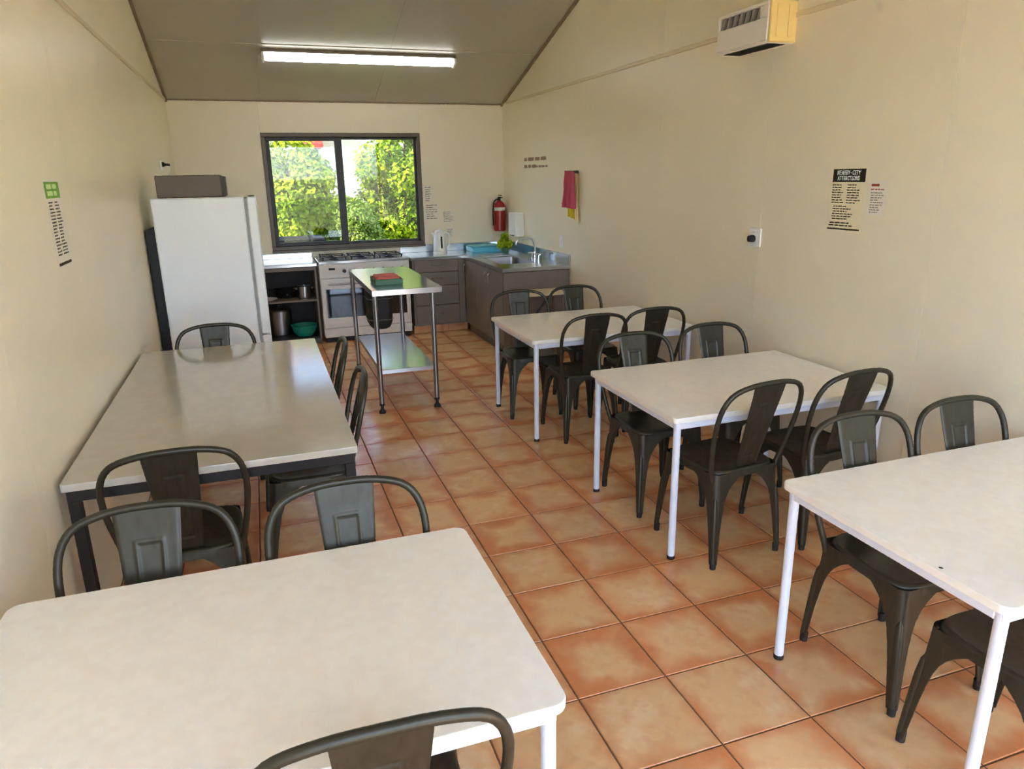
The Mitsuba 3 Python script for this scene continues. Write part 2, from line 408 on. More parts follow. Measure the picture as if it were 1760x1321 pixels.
table('white legged laminate table farthest back on the right, nearest the sink bench', *TABLES['B'], r=.02)
# the chipped edge and leg of the front right table
add('dining_table_001__chip', cat(lathe([(.0005, 0), (.006, .0003), (.004, .0006)], (.416, -.30, .7001), 8), box(.452, .457, -.470, -.462, .235, .246, .001)), 'm_dark_grey')
labels['dining_table_001__chip'] = {'label': 'dark chips in the white paint and edge'}
def left_table():
    k = num('long_table'); x0, x1, y0, y1, H = -1.925, -.935, 1.06, 3.10, .75
    add(k + '__tabletop', slab(x0, x1, y0, y1, H - .028, H, .012, .003), 'm_laminate_grey', 35)
    i, w = .012, .038
    X0, X1, Y0, Y1 = x0 + i, x1 - i, y0 + i, y1 - i
    for q, m in enumerate((box(X0, X1, Y0, Y0 + w, H - .07, H - .0275, .002), box(X0, X1, Y1 - w, Y1, H - .07, H - .0275, .002), box(X0, X0 + w, Y0 + w, Y1 - w, H - .07, H - .0275, .002), box(X1 - w, X1, Y0 + w, Y1 - w, H - .07, H - .0275, .002))):
        add(k + '__rail' + (f'_{q:03d}' if q else ''), m, 'm_black_metal')
    for q, (a, b) in enumerate(((X0, Y0), (X1 - w, Y0), (X0, Y1 - w), (X1 - w, Y1 - w))):
        e = f'_{q:03d}' if q else ''
        add(k + '__leg' + e, box(a, a + w, b, b + w, .008, H - .069, .002), 'm_black_metal')
        add(k + '__leg' + e + '__foot_cap', box(a + .003, a + w - .003, b + .003, b + w - .003, .0005, .009), 'm_rubber')
    tag(k, 'long grey beige table on a black square steel frame along the left wall', 'table')
left_table()

# ------------------------------------------------------------------ chairs
def lean(z): return -.165 - .105 * np.clip((np.asarray(z) - .44) / .43, 0, 1) ** 1.05
HZ = .868
def chair_parts():
    out = {}
    half = np.array([(.178, .405), (.196, .47), (.213, .56), (.225, .65), (.2265, .72), (.214, .785), (.183, .830), (.13, .853), (.065, .864), (0, HZ - .002)])
    q = np.vstack([half, np.c_[-half[::-1][1:, 0], half[::-1][1:, 1]]])
    q = spline(q, 64)
    bow = -.012 * (1 - (q[:, 0] / .23) ** 2)
    hoop = np.c_[q[:, 0], lean(q[:, 1]) + bow * np.clip((q[:, 1] - .5) / .3, 0, 1) + .004, q[:, 1]]
    out['back_frame'] = (tube(hoop, .0112, 12), 40)
    # splat with a pressed frame
    nu, nv = 41, 81
    def splat(side):
        V = []
        for j in range(nv):
            t = j / (nv - 1); z = .446 + t * (HZ - .452); hw = .058 + .029 * t
            for i in range(nu):
                u = 2 * i / (nu - 1) - 1; x = u * hw
                d = max(abs(x) - (.028 + .008 * t), .505 - z, z - .772)
                h = .0034 * math.exp(-(d / .0042) ** 2) - (.0012 if d < -.004 else 0)
                edge = .004 * max(0, (abs(u) - .86) / .14) ** 2
                y = float(lean(z)) - .012 * (1 - (x / .23) ** 2) * min(max((z - .5) / .3, 0), 1) + .004
                V.append((x, y + (h - edge) + side * .0012, z))
        return np.array(V)
    V = np.vstack([splat(1), splat(-1)]); F = []
    N = nu * nv
    for j in range(nv - 1):
        for i in range(nu - 1):
            a, b, c_, d_ = j * nu + i, j * nu + i + 1, (j + 1) * nu + i + 1, (j + 1) * nu + i
            F += [(a, c_, b), (a, d_, c_), (N + a, N + b, N + c_), (N + a, N + c_, N + d_)]
    per = [i for i in range(nu)] + [j * nu + nu - 1 for j in range(1, nv)] + [(nv - 1) * nu + i for i in range(nu - 2, -1, -1)] + [j * nu for j in range(nv - 2, 0, -1)]
    for a, b in zip(per, per[1:] + per[:1]): F += [(a, b, N + b), (a, N + b, N + a)]
    out['back_panel'] = (trimesh.Trimesh(V, F, process=False), 50)
    # seat: rounded square pan with a raised rim
    def sq(hx, hy, z, n=4.6, m=56):
        a = np.arange(m) * 2 * math.pi / m; c_, s_ = np.cos(a), np.sin(a)
        x = hx * np.sign(c_) * np.abs(c_) ** (2 / n); y = hy * np.sign(s_) * np.abs(s_) ** (2 / n)
        return np.c_[x * (1 + .03 * y / hy), y, np.full(m, z)]
    rr = [sq(.02, .02, .437), sq(.10, .10, .4385), sq(.150, .150, .441), sq(.164, .164, .449), sq(.174, .174, .4515), sq(.182, .182, .448), sq(.187, .187, .438), sq(.189, .189, .415), sq(.185, .185, .415), sq(.180, .180, .436), sq(.02, .02, .430)]
    out['seat'] = (loft(rr), 50)
    # sheet metal legs, flaring into the apron
    zs = np.array([.440, .432, .420, .405, .385, .36, .33, .29, .24, .17, .09, .02])
    aa = np.array([.176, .168, .150, .126, .102, .080, .064, .052, .044, .036, .030, .025])
    for k, (sx, sy) in enumerate(((1, 1), (-1, 1), (1, -1), (-1, -1))):
        rings = []
        for z, a in zip(zs, aa):
            t = 1 - z / .44
            cx, cy = .184 + .014 * t, .184 + .036 * t
            r = min(.62 * a, .034)
            ph = np.linspace(0, math.pi / 2, 9)
            outer = [(cx - a, cy), (cx - (a + r) / 2, cy)] + [(cx - r + r * math.sin(p), cy - r + r * math.cos(p)) for p in ph] + [(cx, cy - (a + r) / 2), (cx, cy - a)]
            th = .0035
            r2 = max(r - th, .002)
            inner = [(cx - th, cy - a), (cx - th, cy - (a + r) / 2)] + [(cx - r + r2 * math.sin(p), cy - r + r2 * math.cos(p)) for p in ph[::-1]] + [(cx - (a + r) / 2, cy - th), (cx - a, cy - th)]
            q2 = np.array(outer + inner)
            rings.append(np.c_[q2[:, 0] * sx, q2[:, 1] * sy, np.full(len(q2), z)])
        e = f'_{k:03d}' if k else ''
        leg = loft(rings, False, False)
        # pressed rib down the corner of the leg
        rib = []
        for z, rr_ in ((.335, .004), (.315, .012), (.26, .0145), (.17, .0130), (.09, .0115), (.03, .0105)):
            t = 1 - z / .44; a = np.interp(z, zs[::-1], aa[::-1]); r = min(.62 * a, .034)
            cc = np.array([(.184 + .014 * t) - r * .36, (.184 + .036 * t) - r * .36])
            rib.append((sx * cc[0], sy * cc[1], z, rr_))
        rib = np.array(rib)
        out['leg' + e] = (cat(leg, tube(rib[:, :3], rib[:, 3], 10)), 40)
        out['leg' + e + '__foot_cap'] = (tube([(sx * .1865, sy * .2085, .038), (sx * .187, sy * .209, .03), (sx * .1875, sy * .2095, .0006)], (.0135, .0145, .0135), 12), 40)
    return out
CP = {k: (mikit.ply(m, 'm_rubber' if 'foot_cap' in k else 'm_gun', sm)) for k, (m, sm) in chair_parts().items()}
def chair(label, x, y, face, dx=0.0):
    """x, y of the top of the back; face: degrees the sitter looks to (90 = towards the kitchen)."""
    k = num('metal_chair')
    a = math.radians(face); f = np.array([math.cos(a), math.sin(a)])
    px, py = np.array([x, y]) + .272 * f
    M = T().translate([px, py, 0]).rotate([0, 0, 1], face - 90)
    for p, d in CP.items(): scene[k + '__' + p] = {**d, 'to_world': M}
    return tag(k, label, 'chair', 'dark gunmetal bistro chairs')
chair('dark metal chair at the far end of the long grey table before the fridge', -1.522, 3.19, -90)
chair('dark metal chair at the near end of the long grey table, back to camera', -1.561, .935, 92)
chair('nearer of two dark metal chairs on the aisle side of the long grey table', -.815, 1.72, 178)
chair('farther of two dark metal chairs on the aisle side of the long grey table', -.82, 2.42, 178)
chair('dark metal chair behind the front left table, next to the left wall', -1.576, .505, -92)
chair('dark metal chair behind the front left table, on the aisle side', -1.045, .47, -90)
chair('dark metal chair cut by the bottom edge of the photo, before the front left table', -1.101, -.545, 88)
chair('dark metal chair behind the farthest right table, on the aisle side by the sink bench', .646, 3.65, -95)
chair('dark metal chair behind the farthest right table, next to the right wall', 1.128, 3.70, -90)
chair('dark metal chair in front of the farthest right table, on the aisle side', .773, 2.52, 90)
chair('dark metal chair in front of the farthest right table, next to the right wall', 1.233, 2.57, 88)
chair('dark metal chair behind the middle right table, on the aisle side', .71, 1.94, -91)
chair('dark metal chair behind the middle right table, next to the right wall', 1.248, 1.99, -90)
chair('dark metal chair in front of the middle right table, on the aisle side', .765, .85, 96)
chair('dark metal chair in front of the middle right table, next to the right wall', 1.254, .843, 94)
chair('dark metal chair behind the front right table, on the aisle side', .785, .394, -91)
chair('dark metal chair behind the front right table, next to the right wall', 1.272, .392, -90)
chair('dark metal chair under the front right table, only seat and legs showing', .715, -.66, 90)

# ------------------------------------------------------------------ fridge
fx0, fx1, fy0, fy1, fz = -1.875, -1.275, 4.02, 4.62, 1.61
add('fridge__body', box(fx0, fx1, fy0, fy1, .05, fz, .008), 'm_fridge')
add('fridge__gasket', box(fx1 - .002, fx1 + .022, fy0 + .012, fy1 - .012, .07, fz - .012), 'm_gasket')
add('fridge__door', box(fx1 + .02, fx1 + .085, fy0, fy1, .62, fz, .008), 'm_fridge')
add('fridge__door_001', box(fx1 + .02, fx1 + .085, fy0, fy1, .07, .608, .008), 'm_fridge')
add('fridge__hinge_cover', box(fx1 + .03, fx1 + .075, fy0 + .02, fy0 + .06, fz, fz + .008, .004), 'm_dark_grey')
add('fridge__condenser', cat(box(XL + .012, fx0 + .002, fy0 + .04, fy1 - .04, .08, 1.40), *[cyl((XL + .02, fy0 + .03, z), (XL + .02, fy1 - .03, z), .005, 6) for z in np.arange(.5, 1.4, .09)]), 'm_black')
for q, (a, b) in enumerate(((fx0 + .05, fy0 + .05), (fx1 - .05, fy0 + .05), (fx0 + .05, fy1 - .05), (fx1 - .05, fy1 - .05))):
    add('fridge__foot' + (f'_{q:03d}' if q else ''), lathe([(.02, .0005), (.02, .03), (.012, .052)], (a, b, 0), 12), 'm_rubber')
tag('fridge', 'tall white fridge with its side to the camera against the left wall', 'fridge')
labels['fridge__condenser'] = {'label': 'black condenser on the back of the fridge'}
add('storage_box__body', box(-1.838, -1.412, 4.12, 4.46, fz + .001, fz + .152, .006), 'm_taupe_dark')
add('storage_box__end_panel', box(-1.4125, -1.388, 4.125, 4.455, fz + .006, fz + .142, .003), 'm_dark_grey')
tag('storage_box', 'flat taupe box lying on top of the fridge', 'box')

# ------------------------------------------------------------------ kitchen bench
BZ = .872; BF = 6.33
# left run: open shelves and steel top
cx0, cx1 = -1.90, -.665
add('open_cabinet__side_panel', box(cx1 - .022, cx1, BF + .01, YB - .03, .06, BZ - .035, .002), 'm_taupe')
add('open_cabinet__side_panel_001', box(cx0, cx0 + .018, BF + .01, YB - .03, .06, BZ - .035, .002), 'm_taupe')
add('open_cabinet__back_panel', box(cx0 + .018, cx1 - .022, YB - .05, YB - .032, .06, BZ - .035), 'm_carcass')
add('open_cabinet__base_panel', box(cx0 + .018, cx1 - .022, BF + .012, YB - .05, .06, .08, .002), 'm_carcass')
add('open_cabinet__shelf', box(cx0 + .018, cx1 - .022, BF + .012, YB - .05, .468, .488, .002), 'm_taupe')
add('open_cabinet__top_rail', box(cx0 + .018, cx1 - .022, BF + .01, BF + .03, BZ - .075, BZ - .036, .002), 'm_taupe')
add('open_cabinet__kickboard', box(cx0, cx1, BF + .06, BF + .075, .0005, .06), 'm_taupe_dark')
tag('open_cabinet', 'open taupe kitchen cabinet with pots on two shelves, between fridge and cooker', 'cabinet')
def steel_top(key, x0, x1, y0, y1):
    add(key, box(x0, x1, y0, y1, BZ - .034, BZ, .004), 'm_steel')
steel_top('bench_top__left_top', XL + .005, -.655, BF - .015, YB - .002)
add('bench_top__left_upstand', box(XL + .005, -.655, YB - .02, YB - .002, BZ, WZ0 - .03, .003), 'm_steel')
tx0 = .345
RX = .958; RY = 4.95
SX0, SX1, SY0, SY1 = 1.06, 1.43, 5.30, 5.95
add('bench_top__corner_top', box(tx0, RX, BF - .015, YB - .002, BZ - .034, BZ, .004), 'm_steel')
add('bench_top__sink_top', plate_hole(RX - .012, XR - .002, RY - .012, YB - .002, BZ - .034, BZ + .0005, SX0, SX1, SY0, SY1), 'm_steel')
add('bench_top__back_upstand', box(tx0, XR - .02, YB - .02, YB - .002, BZ, BZ + .085, .003), 'm_steel')
add('bench_top__side_upstand', box(XR - .02, XR - .002, RY - .012, YB - .002, BZ, BZ + .10, .003), 'm_steel')
def bowl_ring(i, z): return np.c_[rrect((SX1 - SX0) / 2 - i, (SY1 - SY0) / 2 - i, .05, 5) + ((SX0 + SX1) / 2, (SY0 + SY1) / 2), np.full(20, z)]
bowl = loft([bowl_ring(i, z) for i, z in ((.05, BZ - .185), (.02, BZ - .17), (.006, BZ - .02), (.002, BZ - .001), (-.002, BZ - .001), (.003, BZ - .02), (.017, BZ - .173), (.048, BZ - .189))])
add('bench_top__sink_bowl', bowl, 'm_steel_rough', 40)
add('bench_top__sink_bowl__drain', lathe([(.035, BZ - .184), (.035, BZ - .180), (.02, BZ - .182)], ((SX0 + SX1) / 2, 5.63, 0), 16), 'm_chrome')
for q, y in enumerate(np.linspace(6.05, 6.32, 7)):
    add('bench_top__drainer_rib' + (f'_{q:03d}' if q else ''), box(1.08, 1.40, y - .006, y + .006, BZ - .001, BZ + .004, .0015), 'm_steel')
tag('bench_top', 'stainless steel bench top with sink around the kitchen corner', 'benchtop')
# drawer unit
dx0, dx1 = .365, RX
add('drawer_unit__body', box(dx0, dx1, BF + .022, YB - .03, .10, BZ - .036), 'm_taupe')
add('drawer_unit__filler', box(dx0 + .205, dx0 + .21, BF + .02, BF + .024, .1, .4), 'm_taupe_dark')
zz = [.84, .70, .55, .33, .115]
ddx0, ddx1 = dx0 + .02, dx1 - .075
for q in range(4):
    e = f'_{q:03d}' if q else ''
    add('drawer_unit__drawer' + e, box(ddx0, ddx1, BF, BF + .02, zz[q + 1] + .004, zz[q] - .002, .003), 'm_taupe')
    hz = (zz[q] + zz[q + 1]) / 2 + .01
    mxh = (ddx0 + ddx1) / 2
    add('drawer_unit__drawer' + e + '__handle', tube(spline([(mxh - .055, BF + .002, hz), (mxh - .052, BF - .022, hz), (mxh, BF - .027, hz), (mxh + .052, BF - .022, hz), (mxh + .055, BF + .002, hz)], 16), .0055, 8), 'm_steel_rough', 40)
add('drawer_unit__post', box(ddx1 + .003, dx1, BF + .002, BF + .02, .115, .84, .002), 'm_taupe')
add('drawer_unit__kickboard', box(dx0, dx1 + .05, BF + .1, BF + .115, .0005, .10), 'm_grout')
for q, (a, b) in enumerate(((dx0, dx0 + .2), (dx0 + .204, dx0 + .404), (dx0 + .408, dx1 + .04))):
    add('drawer_unit__kickboard__tile' + (f'_{q:03d}' if q else ''), box(a, b, BF + .092, BF + .1, .002, .096, .002), 'm_tile')
tag('drawer_unit', 'taupe unit of four drawers with bow handles, right of the cooker', 'drawer unit')
# sink cabinet with doors facing the aisle
add('sink_cabinet__body', cat(box(RX + .022, RX + .04, RY + .02, BF - .01, .10, BZ - .036), box(RX + .04, XR - .004, RY + .02, BF - .01, .10, .13), box(RX + .04, XR - .004, BF - .03, BF - .01, .13, BZ - .036)), 'm_taupe_dark')
dy = np.linspace(RY + .024, BF - .012, 4)
for q in range(3):
    e = f'_{q:03d}' if q else ''
    add('sink_cabinet__door' + e, box(RX, RX + .02, dy[q] + .002, dy[q + 1] - .002, .115, BZ - .04, .003), 'm_taupe')
    hy = dy[q + 1] - .06 if q != 1 else dy[q] + .06
    add('sink_cabinet__door' + e + '__handle', tube(spline([(RX + .002, hy, .78), (RX - .022, hy, .775), (RX - .026, hy, .725), (RX - .022, hy, .675), (RX + .002, hy, .67)], 16), .0055, 8), 'm_chrome', 40)
add('sink_cabinet__end_panel', box(RX + .002, XR - .004, RY, RY + .018, .655, BZ - .04, .002), 'm_taupe')
add('sink_cabinet__end_panel_001', box(RX + .002, XR - .004, RY + .003, RY + .02, .0005, .65, .002), 'm_taupe')
add('sink_cabinet__kickboard', box(RX + .05, RX + .065, RY + .02, BF, .0005, .10), 'm_taupe_dark')
tag('sink_cabinet', 'taupe sink cabinet along the right wall with chrome door handles', 'cabinet')
# tap
add('tap__body', cat(cyl((1.535, 5.62, BZ + .001), (1.535, 5.62, BZ + .06), .022, 16), lathe([(.03, BZ + .001), (.03, BZ + .01), (.02, BZ + .02)], (1.535, 5.62, 0), 18)), 'm_chrome', 40)
add('tap__spout', tube(spline([(1.535, 5.62, BZ + .05), (1.53, 5.62, BZ + .17), (1.50, 5.62, BZ + .21), (1.42, 5.62, BZ + .215), (1.34, 5.62, BZ + .19), (1.33, 5.62, BZ + .15)], 30), .0105, 12), 'm_chrome', 40)
for q, y in enumerate((5.53, 5.71)):
    e = '_001' if q else ''
    add('tap__handle' + e, cat(cyl((1.545, y, BZ + .001), (1.545, y, BZ + .05), .014, 12), cyl((1.50, y, BZ + .055), (1.59, y, BZ + .055), .007, 8), cyl((1.545, y - .045, BZ + .055), (1.545, y + .045, BZ + .055), .007, 8)), 'm_chrome', 40)
tag('tap', 'chrome mixer tap with a high bent spout over the sink', 'tap')
# blue tray, plant
add('dish_tray', cat(slab(1.13, 1.50, 6.56, 6.86, BZ + .0012, BZ + .012, .03, .003), *[box(a, b, c_, d_, BZ + .01, BZ + .055, .004) for a, b, c_, d_ in ((1.13, 1.50, 6.56, 6.572), (1.13, 1.50, 6.848, 6.86), (1.13, 1.142, 6.572, 6.848), (1.488, 1.50, 6.572, 6.848))]), 'm_blue')
tag('dish_tray', 'pale blue plastic tray on the bench against the back wall', 'tray')
add('chopping_board', slab(1.14, 1.49, 6.57, 6.85, BZ + .0565, BZ + .0675, .03, .003), 'm_blue')
tag('chopping_board', 'flat blue board lying across the blue tray', 'board')
def leaf_cloud(centres, radii, n, L, W, seed, flat=.3):
    r = np.random.default_rng(seed); V, Fc = [], []
    cs = np.array(centres); rad = np.array(radii)
    w = rad ** 2 / (rad ** 2).sum()
    which = r.choice(len(cs), n, p=w)
    d = r.normal(size=(n, 3)); d /= np.linalg.norm(d, axis=1, keepdims=True)
    rr_ = rad[which] * (0.62 + .45 * r.random(n))
    c0 = cs[which] + d * rr_[:, None]
    nrm = d * .9 + r.normal(size=(n, 3)) * .6 + [0, 0, flat]; nrm /= np.linalg.norm(nrm, axis=1, keepdims=True)
    t = np.cross(nrm, r.normal(size=(n, 3))); t /= np.linalg.norm(t, axis=1, keepdims=True)
    b = np.cross(nrm, t); s_ = (.7 + .6 * r.random(n))[:, None]
    l, wd = L * s_, W * s_
    base = c0 - t * l * .5; tip = c0 + t * l * .5 - nrm * l * .12
    a1 = c0 - t * l * .05 + b * wd * .5 + nrm * wd * .14; a2 = c0 - t * l * .05 - b * wd * .5 + nrm * wd * .14
    V = np.stack([base, a1, tip, a2, c0 + 0 * nrm], 1).reshape(-1, 3)
    k = np.arange(n)[:, None] * 5
    Fc = np.concatenate([k + [0, 1, 4], k + [1, 2, 4], k + [2, 3, 4], k + [3, 0, 4]], 1).reshape(-1, 3)
    return trimesh.Trimesh(V, Fc, process=False)
add('potted_plant__pot', lathe([(.035, BZ + .0012), (.046, BZ + .06), (.048, BZ + .065), (.042, BZ + .065), (.04, BZ + .055)], (1.44, 6.30, 0), 20), 'm_green_tub', 40)
add('potted_plant__foliage', leaf_cloud([(1.43, 6.30, BZ + .13), (1.465, 6.27, BZ + .10), (1.40, 6.32, BZ + .10), (1.44, 6.31, BZ + .19)], [.055, .05, .045, .035], 260, .055, .03, 3), 'm_leaf')
labels['potted_plant__foliage'] = {'label': 'yellow green leaves', 'kind': 'stuff'}
add('potted_plant__stem', cat(*[tube([(1.44, 6.30, BZ + .05), (1.44 + dx, 6.30 + dy_, BZ + .17)], .003, 6) for dx, dy_ in ((-.03, 0), (.0, .02), (.03, -.02))]), 'm_bark')
tag('potted_plant', 'small leafy green plant on the bench behind the sink tap', 'plant')
# kettle
add('kettle__body', lathe([(.074, BZ + .022), (.078, BZ + .03), (.074, BZ + .12), (.066, BZ + .2), (.058, BZ + .235), (.02, BZ + .245)], (.775, 6.70, 0), 28), 'm_white', 40)
add('kettle__base', lathe([(.08, BZ + .0005), (.082, BZ + .012), (.076, BZ + .02)], (.775, 6.70, 0), 28), 'm_white', 40)
add('kettle__lid', lathe([(.055, BZ + .24), (.05, BZ + .255), (.018, BZ + .262), (.014, BZ + .275), (.002, BZ + .278)], (.775, 6.70, 0), 20), 'm_white', 40)
add('kettle__handle', tube(spline([(.835, 6.69, BZ + .225), (.875, 6.68, BZ + .215), (.885, 6.68, BZ + .15), (.872, 6.68, BZ + .08), (.845, 6.69, BZ + .06)], 24), .011, 10), 'm_white', 40)
add('kettle__spout', tube([(.72, 6.70, BZ + .19), (.695, 6.70, BZ + .215), (.68, 6.70, BZ + .23)], (.022, .016, .012), 10), 'm_white', 40)
add('kettle__water_gauge', box(.768, .786, 6.614, 6.632, BZ + .06, BZ + .19, .004), 'm_black'); labels['kettle__water_gauge'] = {'label': 'black water gauge strip'}
tag('kettle', 'white electric kettle with a black gauge strip on the bench right of the window', 'kettle')

# ------------------------------------------------------------------ cooker
kx0, kx1, ky = -.638, .325, BF - .02
add('cooker__body', box(kx0, kx1, ky + .03, YB - .03, .06, BZ + .005, .004), 'm_enamel')
add('cooker__control_panel', box(kx0, kx1, ky, ky + .03, .705, BZ - .02, .005), 'm_enamel')
add('cooker__hob', box(kx0 - .004, kx1 + .004, ky - .004, YB - .025, BZ - .02, BZ + .012, .006), 'm_steel')
add('cooker__door', cat(box(kx0 + .004, kx1 - .004, ky, ky + .03, .585, .695, .004), box(kx0 + .004, kx1 - .004, ky, ky + .03, .165, .275, .004), box(kx0 + .004, kx0 + .05, ky, ky + .03, .27, .59, .004), box(kx1 - .05, kx1 - .004, ky, ky + .03, .27, .59, .004)), 'm_enamel')
add('cooker__door__window', box(kx0 + .045, kx1 - .045, ky + .004, ky + .012, .27, .59), 'm_black_glass'); labels['cooker__door__window'] = {'label': 'black glass oven window'}
add('cooker__door__handle', cat(cyl((kx0 + .08, ky - .035, .64), (kx1 - .08, ky - .035, .64), .009, 12), *[cyl((x, ky - .035, .64), (x, ky + .003, .64), .007, 8) for x in (kx0 + .12, kx1 - .12)]), 'm_steel_rough', 40)
add('cooker__drawer', box(kx0 + .004, kx1 - .004, ky, ky + .03, .062, .158, .004), 'm_enamel')
add('cooker__display', box(kx0 + .10, kx0 + .165, ky - .002, ky + .004, .79, .812), 'm_black')
for q, x in enumerate(np.linspace(kx0 + .26, kx1 - .08, 7)):
    e = f'_{q:03d}' if q else ''
    add('cooker__knob' + e, cat(cyl((x, ky + .002, .775), (x, ky - .022, .775), .019, 16), box(x - .003, x + .003, ky - .026, ky - .02, .760, .792)), 'm_dark_grey', 40)
add('cooker__kickboard', box(kx0 + .02, kx1 - .02, ky + .06, ky + .075, .0005, .062), 'm_black')
qn = 0
for gx in (-.46, -.157, .147):
    e = f'_{qn:03d}' if qn else ''; qn += 1
    bars = [box(gx - .135, gx + .135, y - .005, y + .005, BZ + .035, BZ + .045, .002) for y in (6.42, 6.60, 6.78)] + [box(x - .005, x + .005, 6.38, 6.82, BZ + .036, BZ + .046, .002) for x in (gx - .12, gx, gx + .12)] + [box(x - .006, x + .006, y - .006, y + .006, BZ + .012, BZ + .037) for x in (gx - .12, gx + .12) for y in (6.42, 6.78)]
    add('cooker__pan_support' + e, cat(*bars), 'm_black')
    for r_ in (6.5, 6.7):
        b = num('cooker__burner')
        add(b, lathe([(.05, BZ + .0125), (.05, BZ + .02), (.03, BZ + .024), (.03, BZ + .030), (.004, BZ + .032)], (gx, r_, 0), 18), 'm_black')
tag('cooker', 'white freestanding gas cooker with black oven window under the kitchen window', 'cooker')

# ------------------------------------------------------------------ pots in the open cabinet
def pot(k, label, x, y, z, r, h, mat, cat_, lid=False, handles=True, group=None):
    add(k + '__body', lathe([(r * .94, z + .0005), (r, z + .012), (r, z + h - .006), (r * 1.03, z + h), (r * .97, z + h), (r * .96, z + h - .01), (r * .93, z + .014)], (x, y, 0), 28), mat, 40)
    if lid: add(k + '__lid', cat(lathe([(r * 1.02, z + h + .001), (r * .98, z + h + .012), (r * .4, z + h + .028)], (x, y, 0), 24), lathe([(.01, z + h + .026), (.02, z + h + .045), (.018, z + h + .052)], (x, y, 0), 12)), mat, 40)
    if handles:
        for q, s_ in enumerate((-1, 1)):
            add(k + '__handle' + ('_001' if q else ''), tube(spline([(x + s_ * r * .98, y - .035, z + h * .8), (x + s_ * (r + .03), y - .03, z + h * .82), (x + s_ * (r + .03), y + .03, z + h * .82), (x + s_ * r * .98, y + .035, z + h * .8)], 14), .005, 8), mat, 40)
    tag(k, label, cat_, group)
pot('stock_pot', 'tall dull steel stock pot with lid on the lower cabinet shelf', -1.075, 6.64, .0802, .125, .27, 'm_steel_rough', 'pot', lid=True, handles=False)
pot('steel_pot', 'small shiny steel pot on the upper cabinet shelf', -.80, 6.50, .4882, .07, .13, 'm_steel', 'pot', handles=True)
add('mixing_bowl', lathe([(.06, .0805), (.075, .083), (.115, .13), (.135, .20), (.14, .203), (.13, .2), (.11, .135), (.07, .09)], (-.837, 6.46, 0), 32), 'm_teal', 40); tag('mixing_bowl', 'teal green mixing bowl on the lower cabinet shelf', 'bowl')
def pan(k, label, x, y, z, r, ang, tilt=0):
    m = lathe([(r * .8, .0005), (r * .86, .004), (r, .045), (r * .97, .045), (r * .82, .008)], (0, 0, 0), 28)
    h = tube([(r * .95, 0, .04), (r + .05, 0, .055), (r + .19, 0, .07)], (.007, .009, .010), 8)
    M = trimesh.transformations.translation_matrix((x, y, z)) @ trimesh.transformations.rotation_matrix(ang, (0, 0, 1)) @ trimesh.transformations.rotation_matrix(tilt, (0, 1, 0))
    m.apply_transform(M); h.apply_transform(M)
    add(k + '__body', m, 'm_black', 40); add(k + '__handle', h, 'm_black', 40); tag(k, label, 'pan')
pan('frying_pan', 'black frying pan on the upper cabinet shelf beside the steel pot', -.985, 6.63, .4885, .115, math.radians(-90))
pan('frying_pan_001', 'black frying pan stacked on the other pan on the upper cabinet shelf', -.985, 6.63, .5345, .13, math.radians(205))
add('plate', lathe([(.06, .4885), (.085, .494), (.115, .51), (.118, .511), (.09, .499), (.06, .4935)], (-1.20, 6.44, 0), 28), 'm_white', 40); tag('plate', 'white plate at the left of the upper cabinet shelf', 'plate')

# ------------------------------------------------------------------ steel work table
ix0, ix1, iy0, iy1, iz = -.475, .045, 3.66, 5.03, .94
add('steel_table__top', cat(slab(ix0, ix1, iy0, iy1, iz - .004, iz, .006, .0015), *[box(a, b, c_, d_, iz - .042, iz - .003, .001) for a, b, c_, d_ in ((ix0, ix1, iy0, iy0 + .012), (ix0, ix1, iy1 - .012, iy1), (ix0, ix0 + .012, iy0 + .012, iy1 - .012), (ix1 - .012, ix1, iy0 + .012, iy1 - .012))]), 'm_steel')
add('steel_table__shelf', cat(box(ix0 + .03, ix1 - .07, iy0 + .03, iy1 - .03, .325, .335, .002), *[box(a, b, c_, d_, .305, .326) for a, b, c_, d_ in ((ix0 + .03, ix1 - .07, iy0 + .03, iy0 + .04), (ix0 + .03, ix0 + .04, iy0 + .04, iy1 - .04), (ix1 - .08, ix1 - .07, iy0 + .04, iy1 - .04), (ix0 + .03, ix1 - .07, iy1 - .04, iy1 - .03))]), 'm_steel')
for q, (a, b) in enumerate(((ix0 + .022, iy0 + .035), (ix1 - .07, iy0 + .035), (ix0 + .022, iy1 - .035), (ix1 - .07, iy1 - .035))):
    e = f'_{q:03d}' if q else ''
    add('steel_table__leg' + e, cyl((a, b, .075), (a, b, iz - .004), .019, 20), 'm_steel_rough', 40)
    add('steel_table__leg' + e + '__foot', cat(lathe([(.026, .0005), (.027, .012), (.012, .03), (.010, .06)], (a, b, 0), 16), lathe([(.0195, .06), (.0195, .076)], (a, b, 0), 16)), 'm_rubber', 40)
tag('steel_table', 'narrow stainless steel work table with undershelf and black feet in the aisle', 'work table')
add('plastic_tub', cat(slab(-.41, -.20, 3.90, 4.16, iz + .0005, iz + .006, .02, .002), *[box(a, b, c_, d_, iz + .004, iz + .045, .003) for a, b, c_, d_ in ((-.41, -.20, 3.90, 3.908), (-.41, -.20, 4.152, 4.16), (-.41, -.402, 3.908, 4.152), (-.208, -.20, 3.908, 4.152))]), 'm_green_tub'); tag('plastic_tub', 'dark green plastic tub on the steel work table', 'tub')
cl = slab(-.395, -.215, 3.915, 4.145, iz + .012, iz + .062, .03, .012, 8); cl = cl.subdivide().subdivide()
cv = np.array(cl.vertices); cv[:, 2] += .012 * (meshkit.noise(cv * 22, 4) - .5) * (cv[:, 2] > iz + .03); cl.vertices = cv
add('folded_cloth', cl, 'm_salmon', 60); tag('folded_cloth', 'folded salmon pink cloth in the green tub', 'cloth')
